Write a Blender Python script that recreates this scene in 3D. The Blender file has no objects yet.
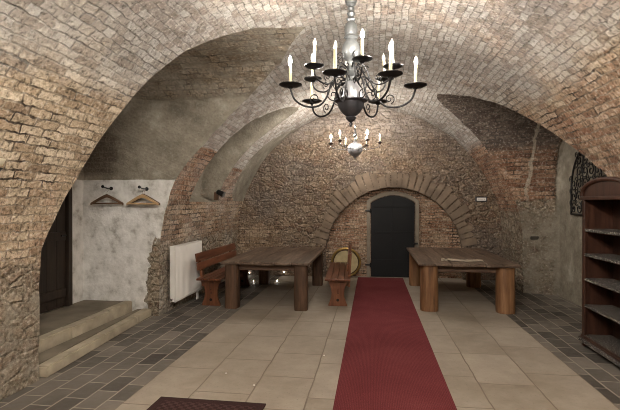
import bpy, bmesh, math, random
import numpy as np
from mathutils import Vector, Matrix, noise as mnoise
from math import pi, sin, cos, sqrt, radians as R
random.seed(7); rng = random.Random(11)
SC = bpy.context.scene
COL = SC.collection

# ------------------------------------------------------------ camera, world, exposure
cam = bpy.data.cameras.new('camera'); cam_o = bpy.data.objects.new('camera', cam); COL.objects.link(cam_o)
cam.sensor_width = 36; cam.lens = 36*450/620
cam_o.location = (0, 0, 1.70)
cam_o.rotation_euler = (R(90-0.2546), 0, R(7.84))
SC.camera = cam_o
w = bpy.data.worlds.new('world'); SC.world = w; w.use_nodes = True
w.node_tree.nodes['Background'].inputs[0].default_value = (0.02, 0.02, 0.02, 1)
w.node_tree.nodes['Background'].inputs[1].default_value = 0.3
vs = SC.view_settings
SC.display_settings.display_device = 'sRGB'
vs.view_transform = 'Standard'; vs.look = 'None'; vs.gamma = 1.0; vs.use_curve_mapping = False
vs.exposure = 1.4
SC.cycles.use_denoising = True
SC.cycles.max_bounces = 8; SC.cycles.diffuse_bounces = 5; SC.cycles.glossy_bounces = 3
SC.cycles.sample_clamp_indirect = 6; SC.cycles.filter_width = 1.0
BULB_W = 620.0           # emission strength of a lit candle bulb
ADDED_BULB_W = 1150.0     # brighter bulbs of the added unseen chandelier over the near end
ADDED_UPLIGHT_W = 900.0       # emission strength of the bulbs in the added unseen wall uplights

# ------------------------------------------------------------ node helpers
def lin(c):
    f = lambda v: (v/255/12.92 if v/255 <= 0.04045 else ((v/255+0.055)/1.055)**2.4)
    return (f(c[0]), f(c[1]), f(c[2]), 1)
class NT:
    def __init__(s, name):
        s.m = bpy.data.materials.new(name); s.m.use_nodes = True; s.t = s.m.node_tree
        s.b = s.t.nodes['Principled BSDF']
    def n(s, typ, props=None, **inp):
        nd = s.t.nodes.new('ShaderNode'+typ)
        for k, v in (props or {}).items(): setattr(nd, k, v)
        for k, v in inp.items():
            s.set(nd, k, v)
        return nd
    def set(s, nd, k, v):
        key = int(k[1:]) if (k[0] == 'i' and k[1:].isdigit()) else k.replace('_', ' ')
        sock = nd.inputs[key]
        if isinstance(v, bpy.types.NodeSocket): s.t.links.new(v, sock)
        elif isinstance(v, bpy.types.Node): s.t.links.new(v.outputs[0], sock)
        else: sock.default_value = v
    def math(s, op, a, b=0.0, clamp=False):
        return s.n('Math', dict(operation=op, use_clamp=clamp), i0=a, i1=b).outputs[0]
    def vmath(s, op, a, b):
        return s.n('VectorMath', dict(operation=op), i0=a, i1=b).outputs[0]
    def mix(s, f, a, b, blend='MIX'):
        nd = s.n('Mix', dict(data_type='RGBA', blend_type=blend, clamp_factor=True))
        s.set(nd, 'i0', f); s.set(nd, 'i6', a); s.set(nd, 'i7', b); return nd.outputs[2]
    def fmix(s, f, a, b):
        nd = s.n('Mix', dict(data_type='FLOAT', clamp_factor=True))
        s.set(nd, 'i0', f); s.set(nd, 'i2', a); s.set(nd, 'i3', b); return nd.outputs[0]
    def ramp(s, f, stops):
        nd = s.n('ValToRGB'); s.set(nd, 'i0', f); cr = nd.color_ramp
        while len(cr.elements) < len(stops): cr.elements.new(0.5)
        for e, (p, c) in zip(cr.elements, stops): e.position = p; e.color = c
        return nd.outputs[0]
    def maprange(s, v, a, b, c=0.0, d=1.0):
        return s.n('MapRange', dict(clamp=True), i0=v, i1=a, i2=b, i3=c, i4=d).outputs[0]
    def noise(s, vec, scale, detail=4.0, rough=0.55, out=0):
        return s.n('TexNoise', None, Vector=vec, Scale=scale, Detail=detail, Roughness=rough).outputs[out]
    def pos(s): return s.n('NewGeometry').outputs['Position']
    def obj(s): return s.n('TexCoord').outputs['Object']
    def uv(s): return s.n('UVMap', dict(uv_map='UVMap')).outputs[0]
    def bump(s, h, strength=0.5, dist=0.02):
        nd = s.n('Bump', None, Strength=strength, Distance=dist, Height=h); s.set(s.b, 'Normal', nd); return nd
    def fin(s, col, rough=0.9, spec=0.3, metal=0.0):
        s.set(s.b, 'Base_Color', col); s.set(s.b, 'Roughness', rough); s.set(s.b, 'Metallic', metal)
        s.set(s.b, 'Specular_IOR_Level', spec); return s.m

YB_MAX = 10.33
def masonry(name, bw=0.25, rh=0.08, dark=1.0, tint=(1, 1, 1)):
    """old brickwork that turns to rubble, lime wash, plaster or white paint where the zone masks say so"""
    s = NT(name); P = s.pos(); uv = s.uv()
    za = s.n('Attribute', dict(attribute_name='zone_a')).outputs['Color']
    zb = s.n('Attribute', dict(attribute_name='zone_b')).outputs['Color']
    A = s.n('SeparateColor'); s.set(A, 'i0', za); B = s.n('SeparateColor'); s.set(B, 'i0', zb)
    mp, ml, mr = A.outputs; mu, mw, mk = B.outputs
    n1 = s.noise(P, 1.3, 5, .6); n2 = s.noise(P, 5.0, 5, .62); n3 = s.noise(P, 26.0, 5, .65)
    zc = s.n('Attribute', dict(attribute_name='zone_c')).outputs['Color']; Cc = s.n('SeparateColor'); s.set(Cc, 'i0', zc); niche, bay0, _ = Cc.outputs
    xyz = s.n('SeparateXYZ', None, i0=P); px_, py_, pz_ = xyz.outputs
    side = s.math('MULTIPLY', bay0, s.maprange(px_, 3.30, 3.37)); bay = s.math('SUBTRACT', bay0, side)
    mp = s.math('ADD', mp, s.math('MULTIPLY', side, .66)); mu = s.math('ADD', mu, side)
    quoin = s.math('MULTIPLY', s.maprange(s.math('SUBTRACT', s.math('ADD', px_, s.math('MULTIPLY', n2, .35)), s.math('MULTIPLY', pz_, .09)), -3.28, -3.18), s.maprange(s.math('ADD', pz_, s.math('MULTIPLY', n2, .6)), 1.65, 1.25))
    quoin = s.math('MULTIPLY', quoin, niche)
    mw = s.math('ADD', mw, s.math('MULTIPLY', s.math('MULTIPLY', niche, s.maprange(pz_, 2.09, 2.01)), s.math('SUBTRACT', 1.0, quoin)))
    mp = s.math('ADD', s.math('SUBTRACT', mp, s.math('MULTIPLY', quoin, .75)), s.math('MULTIPLY', bay, s.math('MULTIPLY', s.maprange(pz_, 1.72, 1.52), .55)))
    mu = s.math('ADD', mu, quoin)
    wv = s.n('TexNoise', None, Vector=P, Scale=4.5, Detail=3.0).outputs[1]
    off = s.vmath('MULTIPLY', s.vmath('SUBTRACT', wv, (.5, .5, .5)), (.07, .055, 0))
    uvw = s.vmath('ADD', uv, off)
    wv2 = s.n('TexNoise', None, Vector=P, Scale=14.0, Detail=2.0).outputs[1]
    uvw = s.vmath('ADD', uvw, s.vmath('MULTIPLY', s.vmath('SUBTRACT', wv2, (.5, .5, .5)), (.042, .034, 0)))
    bt = s.n('TexBrick', dict(offset=.5), Vector=uvw, Scale=1.0, Mortar_Size=.0095, Mortar_Smooth=.35, Bias=0.0, Brick_Width=bw, Row_Height=rh,
             Color1=(0, 0, 0, 1), Color2=(1, 1, 1, 1), Mortar=(.5, .5, .5, 1))
    b2 = s.n('TexBrick', dict(offset=.5), Vector=uvw, Scale=1.0, Mortar_Size=.008, Mortar_Smooth=.5, Bias=0.0, Brick_Width=.135, Row_Height=.078,
             Color1=(0, 0, 0, 1), Color2=(1, 1, 1, 1), Mortar=(.5, .5, .5, 1))
    hd = s.math('MULTIPLY', s.maprange(s.math('ADD', pz_, s.math('MULTIPLY', n1, .5)), 3.16, 3.20), s.maprange(py_, YB_MAX-.02, YB_MAX-.05))
    bv = s.fmix(hd, bt.outputs[0], b2.outputs[0]); bf = s.fmix(hd, bt.outputs[1], b2.outputs[1])
    val = s.math('ADD', s.math('MULTIPLY', bv, .55), s.math('MULTIPLY', n2, .45))
    k = dark
    def C(r, g, b): return lin((r*k*tint[0], g*k*tint[1], b*k*tint[2]))
    pale = s.ramp(val, [(.15, C(128, 110, 92)), (.38, C(160, 141, 117)), (.6, C(180, 163, 139)), (.85, C(200, 187, 166))])
    red = s.ramp(val, [(.15, C(104, 76, 60)), (.38, C(140, 103, 81)), (.6, C(158, 123, 99)), (.85, C(178, 150, 126))])
    def mask(m, nz, kk=.7, sharp=4.0):
        v = s.math('ADD', m, s.math('MULTIPLY', s.math('SUBTRACT', nz, .5), kk))
        return s.math('ADD', s.math('MULTIPLY', s.math('SUBTRACT', v, .5), sharp), .5, True)
    bc = s.mix(mask(mr, n2, 1.1, 2.0), pale, red)
    mort = s.mix(n2, C(120, 108, 92), C(168, 156, 138))
    n5 = s.noise(P, 3.1, 4, .6)
    deep = s.maprange(n5, .48, .62)                      # joints raked out here, flush with mortar there
    mortc = s.mix(deep, s.mix(.35, mort, bc), C(66, 56, 48))
    bc = s.mix(.75, bc, s.mix(1.0, bc, s.ramp(n3, [(.3, (.4, .4, .4, 1)), (.6, (1.35, 1.35, 1.35, 1))]), 'MULTIPLY'))
    bc = s.mix(bf, bc, mortc)
    # rubble
    vo = s.n('TexVoronoi', dict(feature='F1'), Vector=s.vmath('MULTIPLY', uvw, (5.4, 8.6, 1)), Scale=1.0, Randomness=.9)
    ve = s.n('TexVoronoi', dict(feature='DISTANCE_TO_EDGE'), Vector=s.vmath('MULTIPLY', uvw, (5.4, 8.6, 1)), Scale=1.0, Randomness=.9).outputs[0]
    rv = s.n('SeparateColor'); s.set(rv, 'i0', vo.outputs['Color'])
    re = s.maprange(ve, .0, .16)
    rc = s.ramp(s.math('ADD', s.math('MULTIPLY', rv.outputs[0], .5), s.math('MULTIPLY', n2, .5)),
                [(.15, C(108, 92, 78)), (.4, C(134, 116, 99)), (.6, C(148, 133, 114)), (.85, C(172, 160, 142))])
    rc = s.mix(re, s.mix(n3, C(92, 82, 70), C(168, 156, 136)), rc)
    rc = s.mix(.7, rc, s.mix(1.0, rc, s.ramp(n3, [(.3, (.45, .45, .45, 1)), (.62, (1.35, 1.35, 1.35, 1))]), 'MULTIPLY'))
    mU = mask(mu, n2, 1.2, 2.5)
    col = s.mix(mU, bc, rc)
    hb = s.math('SUBTRACT', 1.0, s.math('MULTIPLY', bf, s.math('ADD', s.math('MULTIPLY', deep, .7), .3)))
    hb = s.math('ADD', hb, s.math('MULTIPLY', bv, .25))
    h = s.fmix(mU, hb, s.math('ADD', s.math('MULTIPLY', re, .7), s.math('MULTIPLY', rv.outputs[1], .4)))
    h = s.math('ADD', h, s.math('ADD', s.math('MULTIPLY', n3, .8), s.math('MULTIPLY', n2, .6)))
    # lime wash over the brick
    mL = mask(ml, n1, 1.0, 2.2)
    lime = s.mix(s.math('ADD', s.math('MULTIPLY', n2, .6), s.math('MULTIPLY', bv, .4)), C(132, 127, 120), C(214, 210, 203))
    lime = s.mix(s.math('MULTIPLY', bf, .3), lime, C(112, 106, 100))
    brickleft = s.math('ADD', s.math('MULTIPLY', s.maprange(val, .2, .75), .4), .58)
    col = s.mix(s.math('MULTIPLY', mL, brickleft), col, lime)
    # soot and darker old patches
    soot = s.math('MULTIPLY', mk, s.maprange(n1, .3, .65))
    col = s.mix(s.math('MULTIPLY', soot, .75), col, C(74, 68, 64))
    # grey unwashed bricks at the top of the bay, one pale seam down its brickwork
    col = s.mix(s.math('MULTIPLY', bay, s.maprange(s.math('ADD', pz_, s.math('MULTIPLY', n2, .3)), 2.78, 2.95, 0, .72)), col, s.mix(val, C(70, 67, 64), C(122, 118, 112)))
    sm = s.math('ABSOLUTE', s.math('SUBTRACT', px_, s.math('ADD', 2.93, s.math('MULTIPLY', s.math('SUBTRACT', n1, .5), .35))))
    col = s.mix(s.math('MULTIPLY', s.math('MULTIPLY', bay, s.maprange(pz_, 1.7, 1.9)), s.maprange(sm, .032, .018, 0, .75)), col, C(188, 178, 160))
    # plaster
    pl = s.ramp(s.math('ADD', s.math('MULTIPLY', n1, .6), s.math('MULTIPLY', n2, .4)), [(.32, C(98, 92, 81)), (.45, C(128, 121, 108)), (.56, C(146, 139, 125)), (.68, C(178, 172, 158))])
    patch = s.math('MULTIPLY', s.math('MULTIPLY', niche, s.maprange(s.math('ADD', px_, s.math('MULTIPLY', n2, .5)), -3.55, -3.68)), s.math('MULTIPLY', s.maprange(py_, 6.0, 6.2), s.math('MULTIPLY', s.maprange(pz_, 2.10, 2.18), s.maprange(s.math('ADD', pz_, s.math('MULTIPLY', n2, .4)), 2.98, 2.85))))
    pl = s.mix(s.math('MULTIPLY', patch, .65), pl, s.mix(bf, C(92, 80, 70), C(112, 102, 90)))
    mP = mask(mp, n2, .55, 5.0)
    col = s.mix(mP, col, pl)
    h = s.fmix(mP, h, s.math('ADD', s.math('MULTIPLY', n2, 1.3), s.math('MULTIPLY', n3, .5)))
    # white paint
    wp = s.ramp(n2, [(.3, C(160, 156, 148)), (.44, C(205, 203, 198)), (.6, C(224, 222, 218))])
    mW = mask(mw, n2, .3, 9.0)
    col = s.mix(mW, col, wp)
    h = s.fmix(mW, h, s.math('ADD', s.math('MULTIPLY', n1, 1.5), s.math('MULTIPLY', n2, .7)))
    # speckle of grime and lime spots
    smooth = s.math('SUBTRACT', 1.0, s.math('MAXIMUM', mW, s.math('MULTIPLY', mP, .7)))
    col = s.mix(s.math('MULTIPLY', smooth, s.maprange(n3, .55, .67, 0, .5)), col, C(208, 201, 190))
    col = s.mix(s.math('MULTIPLY', smooth, s.maprange(n3, .45, .33, 0, .62)), col, C(62, 55, 48))
    s.bump(h, .95, .036)
    return s.fin(col, .95, .15)

def wood(name, c1, c2, c3, axis=1, rough=.55, scale=1.0, knots=True):
    s = NT(name); o = s.obj()
    st = [9, 9, 9]; st[axis] = .9
    oi = s.n('ObjectInfo').outputs['Random']
    v = s.vmath('ADD', s.vmath('MULTIPLY', o, tuple(x*scale for x in st)), s.n('CombineXYZ', None, X=s.math('MULTIPLY', oi, 37.0)))
    g = s.noise(v, 2.2, 8, .65); g2 = s.noise(v, .6, 4, .5)
    t = s.math('ADD', s.math('MULTIPLY', g, .7), s.math('MULTIPLY', g2, .4))
    col = s.ramp(t, [(.35, lin(c1)), (.52, lin(c2)), (.7, lin(c3))])
    s.bump(g, .35, .006)
    return s.fin(col, rough, .35)

def plain(name, c, rough=.5, metal=0.0, spec=.4, var=.15, nscale=12.0, bump=.1):
    s = NT(name); o = s.obj(); n = s.noise(o, nscale, 4)
    a = tuple(max(0, x*(1-var)) for x in c); b = tuple(min(255, x*(1+var)) for x in c)
    col = s.mix(n, lin(a), lin(b))
    if bump: s.bump(n, bump, .004)
    return s.fin(col, rough, spec, metal)

M = {}
M['masonry'] = masonry('old_masonry')
M['masonry_back'] = masonry('back_masonry', .235, .082, .97, (.98, .94, .92))
M['fine_brick'] = masonry('recess_brick', .2, .062)
M['stone'] = plain('step_stone', (160, 150, 131), .85, 0, .2, .3, 5.0, .5)
M['tread'] = plain('worn_tread_paving', (112, 104, 91), .85, 0, .2, .35, 3.0, .5)
M['slot_shade'] = plain('slot_shade_stone', (70, 66, 60), .9, 0, .15, .35, 8.0, .6)  # dark tone painted for the shade inside a wall slot
M['surround'] = plain('door_surround_plaster', (122, 113, 101), .9, 0, .15, .25, 5.0, .5)
M['voussoir'] = plain('voussoir_stone', (110, 97, 84), .92, 0, .15, .5, 3.5, .9)
M['iron'] = plain('black_iron', (26, 25, 25), .45, .3, .4, .2, 20.0)
M['dark_iron_door'] = plain('blackened_door', (9, 10, 12), .6, .1, .3, .3, 6.0, .3)
M['dark_wood'] = wood('dark_brown_door_wood', (30, 24, 20), (44, 35, 28), (58, 46, 37), 2)
M['table_top'] = wood('weathered_table_wood', (50, 40, 33), (88, 72, 60), (124, 106, 91), 1, .5)
M['table_top_x'] = wood('weathered_table_beam', (48, 36, 29), (84, 63, 50), (112, 89, 72), 0, .6)
M['table_leg'] = wood('dark_log_wood', (50, 36, 26), (82, 60, 44), (108, 82, 62), 2, .6)
M['pale_log'] = wood('honey_log_wood', (78, 54, 36), (120, 86, 58), (150, 114, 80), 2, .55)
M['bench'] = wood('reddish_bench_wood', (56, 32, 22), (94, 55, 37), (122, 77, 54), 1, .38)
M['bench_v'] = wood('reddish_bench_leg_wood', (62, 37, 24), (100, 62, 41), (128, 84, 58), 2, .4)
M['hanger'] = wood('brown_hanger_wood', (58, 42, 32), (88, 66, 50), (116, 90, 70), 0, .45)
M['hanger_pale'] = wood('pale_hanger_wood', (140, 112, 80), (176, 146, 108), (200, 172, 134), 0, .45)
M['mahogany'] = wood('dark_mahogany', (34, 21, 15), (54, 34, 26), (72, 47, 36), 2, .32)
M['enamel'] = plain('white_enamel', (232, 229, 224), .35, 0, .5, .02, 3.0, 0)
M['chrome'] = plain('polished_chrome', (190, 190, 195), .12, 1.0, .5, .03, 5.0, 0)
M['pewter'] = plain('dark_pewter', (74, 74, 78), .32, .7, .5, .3, 9.0)
M['silver'] = plain('pale_silvered_metal', (100, 102, 102), .35, .6, .5, .25, 14.0)
M['dome'] = plain('bright_pewter', (150, 150, 152), .28, .6, .5, .2, 9.0)
M['candle'] = plain('cream_candle_sleeve', (216, 206, 168), .5, 0, .4, .05, 10.0, 0)
M['cream'] = plain('cream_shade', (214, 205, 182), .6, 0, .3, .05, 6.0)
M['paper'] = plain('pale_paper', (214, 203, 184), .9, 0, .1, .06, 20.0, .2)
M['brass'] = plain('aged_brass', (168, 140, 84), .38, .75, .5, .25, 8.0, .2)
M['dish'] = plain('cream_dish', (190, 176, 138), .5, .1, .3, .18, 9.0, .2)
M['rim'] = plain('dark_rim_wood', (78, 60, 46), .5, .0, .3, .25, 12.0)
M['black'] = plain('matt_black', (10, 10, 12), .7, 0, .3, .1, 9.0, 0)
M['chip'] = plain('white_chip', (236, 232, 224), .7, 0, .3, .03, 9.0, 0)

def emis(name, c, st):
    s = NT(name); s.set(s.b, 'Emission_Color', c); s.set(s.b, 'Emission_Strength', st); return s.fin(lin((240, 235, 225)), .3)
M['lit'] = emis('lit_bulb_glass', (1, .93, .84, 1), BULB_W)
M['lit_added'] = emis('added_lit_bulb_glass', (1, .93, .84, 1), ADDED_BULB_W)
M['added_uplit'] = emis('added_uplight_bulb', (1, .92, .83, 1), ADDED_UPLIGHT_W)
M['spark'] = emis('small_glow_dot', (1, .95, .85, 1), 14.0)
M['unlit'] = emis('frosted_bulb_glass', (1, .96, .9, 1), 0.0)

def carpet_mat():
    s = NT('red_ribbed_carpet'); o = s.obj()
    wv = s.n('TexWave', dict(bands_direction='X'), Vector=o, Scale=22.0, Distortion=.6, Detail=1.0).outputs[0]
    n = s.noise(o, 90, 3); n2 = s.noise(o, 1.2, 3)
    t = s.math('ADD', s.math('MULTIPLY', n, .6), s.math('ADD', s.math('MULTIPLY', wv, .12), s.math('MULTIPLY', n2, .3)))
    col = s.ramp(t, [(.3, lin((86, 38, 41))), (.5, lin((112, 55, 58))), (.7, lin((134, 74, 76)))])
    s.bump(s.math('ADD', n, s.math('MULTIPLY', wv, .4)), .5, .006)
    return s.fin(col, .98, .05)
M['carpet'] = carpet_mat()
def mat_rug():
    s = NT('doormat_pile'); o = s.obj()
    n = s.noise(o, 70, 3)
    ch = s.n('TexChecker', None, Vector=s.vmath('ADD', o, (.013, .017, 0)), Scale=28.0, Color1=lin((62, 44, 43)), Color2=lin((94, 70, 67))).outputs[0]
    col = s.mix(n, ch, lin((56, 42, 41)))
    s.bump(n, .6, .008); return s.fin(col, .98, .05)
M['rug'] = mat_rug()
M['rug_border'] = plain('doormat_border_pile', (58, 43, 42), .98, 0, .05, .3, 80.0, .5)
def slab_mat():
    s = NT('sandstone_slabs'); P = s.pos(); uv = s.uv()
    n1 = s.noise(P, 1.1, 5, .6); n2 = s.noise(P, 7, 6, .65); n3 = s.noise(P, 45, 4)
    uvw = s.vmath('ADD', uv, s.vmath('MULTIPLY', s.vmath('SUBTRACT', s.n('TexNoise', None, Vector=P, Scale=3.0, Detail=3.0).outputs[1], (.5, .5, .5)), (.035, .03, 0)))
    bt = s.n('TexBrick', dict(offset=.37, offset_frequency=2, squash=.8, squash_frequency=3), Vector=uvw, Scale=1.0, Mortar_Size=.009, Mortar_Smooth=.6, Brick_Width=.86, Row_Height=.516,
             Color1=(0, 0, 0, 1), Color2=(1, 1, 1, 1), Mortar=(.5, .5, .5, 1))
    t = s.math('ADD', s.math('MULTIPLY', bt.outputs[0], .12), s.math('ADD', s.math('MULTIPLY', n1, .6), s.math('MULTIPLY', n2, .42)))
    col = s.ramp(t, [(.3, lin((120, 110, 97))), (.5, lin((148, 138, 124))), (.7, lin((168, 158, 145))), (.9, lin((182, 174, 161)))])
    col = s.mix(s.math('MULTIPLY', bt.outputs[1], s.maprange(n1, .3, .6, .35, .85)), col, lin((112, 98, 84)))
    col = s.mix(s.maprange(n3, .58, .74, 0, .4), col, lin((104, 94, 80)))
    h = s.math('SUBTRACT', s.math('ADD', s.math('MULTIPLY', n2, .7), s.math('MULTIPLY', bt.outputs[0], .3)), s.math('MULTIPLY', bt.outputs[1], .9))
    s.bump(h, .5, .012)
    return s.fin(col, s.maprange(n2, .3, .7, .55, .8), .3)
def paver_mat():
    s = NT('dark_pavers'); P = s.pos(); uv = s.uv()
    n1 = s.noise(P, 1.6, 5, .6); n2 = s.noise(P, 12, 5, .65)
    uvw = s.vmath('ADD', uv, s.vmath('MULTIPLY', s.vmath('SUBTRACT', s.n('TexNoise', None, Vector=P, Scale=4.0, Detail=2.0).outputs[1], (.5, .5, .5)), (.02, .02, 0)))
    bt = s.n('TexBrick', dict(offset=.5), Vector=uvw, Scale=1.0, Mortar_Size=.009, Mortar_Smooth=.4, Brick_Width=.34, Row_Height=.2,
             Color1=(0, 0, 0, 1), Color2=(1, 1, 1, 1), Mortar=(.5, .5, .5, 1))
    t = s.math('ADD', s.math('MULTIPLY', bt.outputs[0], .36), s.math('ADD', s.math('MULTIPLY', n1, .42), s.math('MULTIPLY', n2, .25)))
    col = s.ramp(t, [(.25, lin((62, 57, 53))), (.45, lin((92, 87, 81))), (.6, lin((112, 106, 98))), (.8, lin((134, 127, 117)))])
    col = s.mix(s.math('MULTIPLY', bt.outputs[1], .85), col, lin((164, 156, 142)))
    col = s.mix(s.maprange(n2, .6, .8, 0, .35), col, lin((48, 44, 40)))
    h = s.math('ADD', s.math('MULTIPLY', bt.outputs[0], .35), s.math('SUBTRACT', s.math('MULTIPLY', n2, .6), s.math('MULTIPLY', bt.outputs[1], .9)))
    s.bump(h, .55, .012)
    return s.fin(col, s.maprange(n2, .3, .7, .42, .75), .35)
M['slabs'] = slab_mat(); M['pavers'] = paver_mat()
def fleck_mat():
    s = NT('flecked_shelf_edge'); o = s.obj()
    n = s.noise(o, 75, 3, .6)
    col = s.ramp(n, [(.50, lin((24, 20, 18))), (.56, lin((70, 66, 60))), (.63, lin((215, 211, 202)))])
    s.bump(n, .4, .01); return s.fin(col, .4, .4)
M['fleck'] = fleck_mat()

# ------------------------------------------------------------ object helpers
def tag(o, label, cat, group=None, kind=None):
    o['label'] = label; o['category'] = cat
    if group: o['group'] = group
    if kind: o['kind'] = kind
    return o
def thing(name, label, cat, loc=(0, 0, 0), rz=0.0, group=None):
    o = bpy.data.objects.new(name, None); COL.objects.link(o); o.empty_display_size = .1
    o.location = loc; o.rotation_euler = (0, 0, rz)
    return tag(o, label, cat, group)
class MB:
    def __init__(s): s.bm = bmesh.new()
    def box(s, x0, x1, y0, y1, z0, z1, bev=0.0, mat=None, jit=0.0):
        r = bmesh.ops.create_cube(s.bm, size=1.0); vs_ = r['verts']
        for v in vs_:
            v.co = Vector(((x0+x1)/2+v.co.x*(x1-x0), (y0+y1)/2+v.co.y*(y1-y0), (z0+z1)/2+v.co.z*(z1-z0)))
            if jit: v.co += Vector((rng.uniform(-jit, jit), rng.uniform(-jit, jit), rng.uniform(-jit, jit)))
        if mat is not None: bmesh.ops.transform(s.bm, matrix=mat, verts=vs_)
        if bev:
            es = list({e for v in vs_ for e in v.link_edges})
            bmesh.ops.bevel(s.bm, geom=es, offset=bev, segments=2, affect='EDGES', profile=.5)
        return s
    def lathe(s, prof, c=(0, 0, 0), seg=20, mat=None, caps=True):
        rings = []
        for (r, z) in prof:
            ring = []
            for i in range(seg):
                a = 2*pi*i/seg; p = Vector((r*cos(a), r*sin(a), z))
                if mat is not None: p = mat @ p
                ring.append(s.bm.verts.new(p+Vector(c)))
            rings.append(ring)
        for a, b in zip(rings, rings[1:]):
            for i in range(seg):
                s.bm.faces.new((a[i], a[(i+1) % seg], b[(i+1) % seg], b[i]))
        if caps:
            s.bm.faces.new(rings[0][::-1]); s.bm.faces.new(rings[-1])
        return s
    def tube(s, pts, r, seg=8, closed=False):
        pts = [Vector(p) for p in pts]; n = len(pts); rings = []; up = None
        for i, p in enumerate(pts):
            if closed: t = pts[(i+1) % n]-pts[i-1]
            else: t = pts[min(i+1, n-1)]-pts[max(i-1, 0)]
            t.normalize()
            if up is None: up = Vector((0, 0, 1)) if abs(t.z) < .9 else Vector((1, 0, 0))
            a = t.cross(up)
            if a.length < 1e-5: a = t.orthogonal()
            a.normalize(); b = a.cross(t).normalized(); up = b
            rr = r(i/(n-1)) if callable(r) else r
            rings.append([s.bm.verts.new(p+a*(rr*cos(2*pi*k/seg))+b*(rr*sin(2*pi*k/seg))) for k in range(seg)])
        m = n if closed else n-1
        for i in range(m):
            A, B = rings[i], rings[(i+1) % n]
            for k in range(seg): s.bm.faces.new((A[k], A[(k+1) % seg], B[(k+1) % seg], B[k]))
        if not closed:
            s.bm.faces.new(rings[0][::-1]); s.bm.faces.new(rings[-1])
        return s
    def prism(s, outline, d0, d1, axis='y', bev=0.0):
        """outline in the plane across the axis, swept from d0 to d1"""
        def P(a, b, d): return {'y': (a, d, b), 'x': (d, a, b), 'z': (a, b, d)}[axis]
        A = [s.bm.verts.new(P(a, b, d0)) for a, b in outline]; B = [s.bm.verts.new(P(a, b, d1)) for a, b in outline]
        n = len(A); fs = [s.bm.faces.new(A[::-1]), s.bm.faces.new(B)]
        for i in range(n): fs.append(s.bm.faces.new((A[i], A[(i+1) % n], B[(i+1) % n], B[i])))
        if bev:
            es = list({e for f in fs[:2] for e in f.edges})
            bmesh.ops.bevel(s.bm, geom=es, offset=bev, segments=2, affect='EDGES')
        return s
    def xf(s, mat): bmesh.ops.transform(s.bm, matrix=mat, verts=s.bm.verts[:]); return s
    def build(s, name, mat, parent=None, smooth=False, label=None):
        bmesh.ops.recalc_face_normals(s.bm, faces=s.bm.faces[:])
        me = bpy.data.meshes.new(name); s.bm.to_mesh(me); s.bm.free()
        for m in (mat if isinstance(mat, list) else [mat]): me.materials.append(m)
        if smooth:
            for p in me.polygons: p.use_smooth = True
            if hasattr(me, 'set_sharp_from_angle'): me.set_sharp_from_angle(angle=R(40))
        o = bpy.data.objects.new(name, me); COL.objects.link(o)
        if parent is not None: o.parent = parent
        if label: o['label'] = label
        return o
def dup(root, loc=None, rz=None, label=None):
    r = root.copy(); COL.objects.link(r)
    if loc is not None: r.location = loc
    if rz is not None: r.rotation_euler = (0, 0, rz)
    if label: r['label'] = label
    for ch in list(root.children):
        c = ch.copy(); COL.objects.link(c); c.parent = r
        for g in list(ch.children):
            d = g.copy(); COL.objects.link(d); d.parent = c
    return r

# ------------------------------------------------------------ the vaulted shell
X0, ZA, RM, YE = -.16, .85, 3.0, 10.36
FZ = [0, 2.08, 2.35, 2.62, 3.0, 3.3, 3.5, 3.65, 3.785]; FH = [1.11, 1.11, 1.24, 1.42, 1.50, 1.45, 1.2, .85, 0]
RZ = [0, 1.2, 2.08, 2.33, 2.72, 3.13, 3.35, 3.57]; RH = [2.2, 2.2, 1.95, 1.70, 1.37, .97, .62, 0]
NZ = [0, 1.25, 1.93, 2.4, 2.67, 3.0, 3.28, 3.5, 3.65, 3.785]; NH = [1.355, 1.355, 1.115, 1.0, .93, .89, .80, .62, .42, 0]
LUN_L = [dict(near=(NZ, NH), far=(FZ, FH), yc=5.275, R=1.125, sp=2.66, xw=-4.40, skew=0.0, xr=-3.0, zs=-1.0),
         dict(yc=7.84, R=.62, sp=2.95, xw=-3.24, skew=.55, xr=-3.0, zs=1.72)]
LUN_R = [dict(near=(RZ, RH), yc=7.40, R=1.60, sp=1.97, xw=3.40, skew=-.35, xr=2.8, zs=-1.0)]

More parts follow.
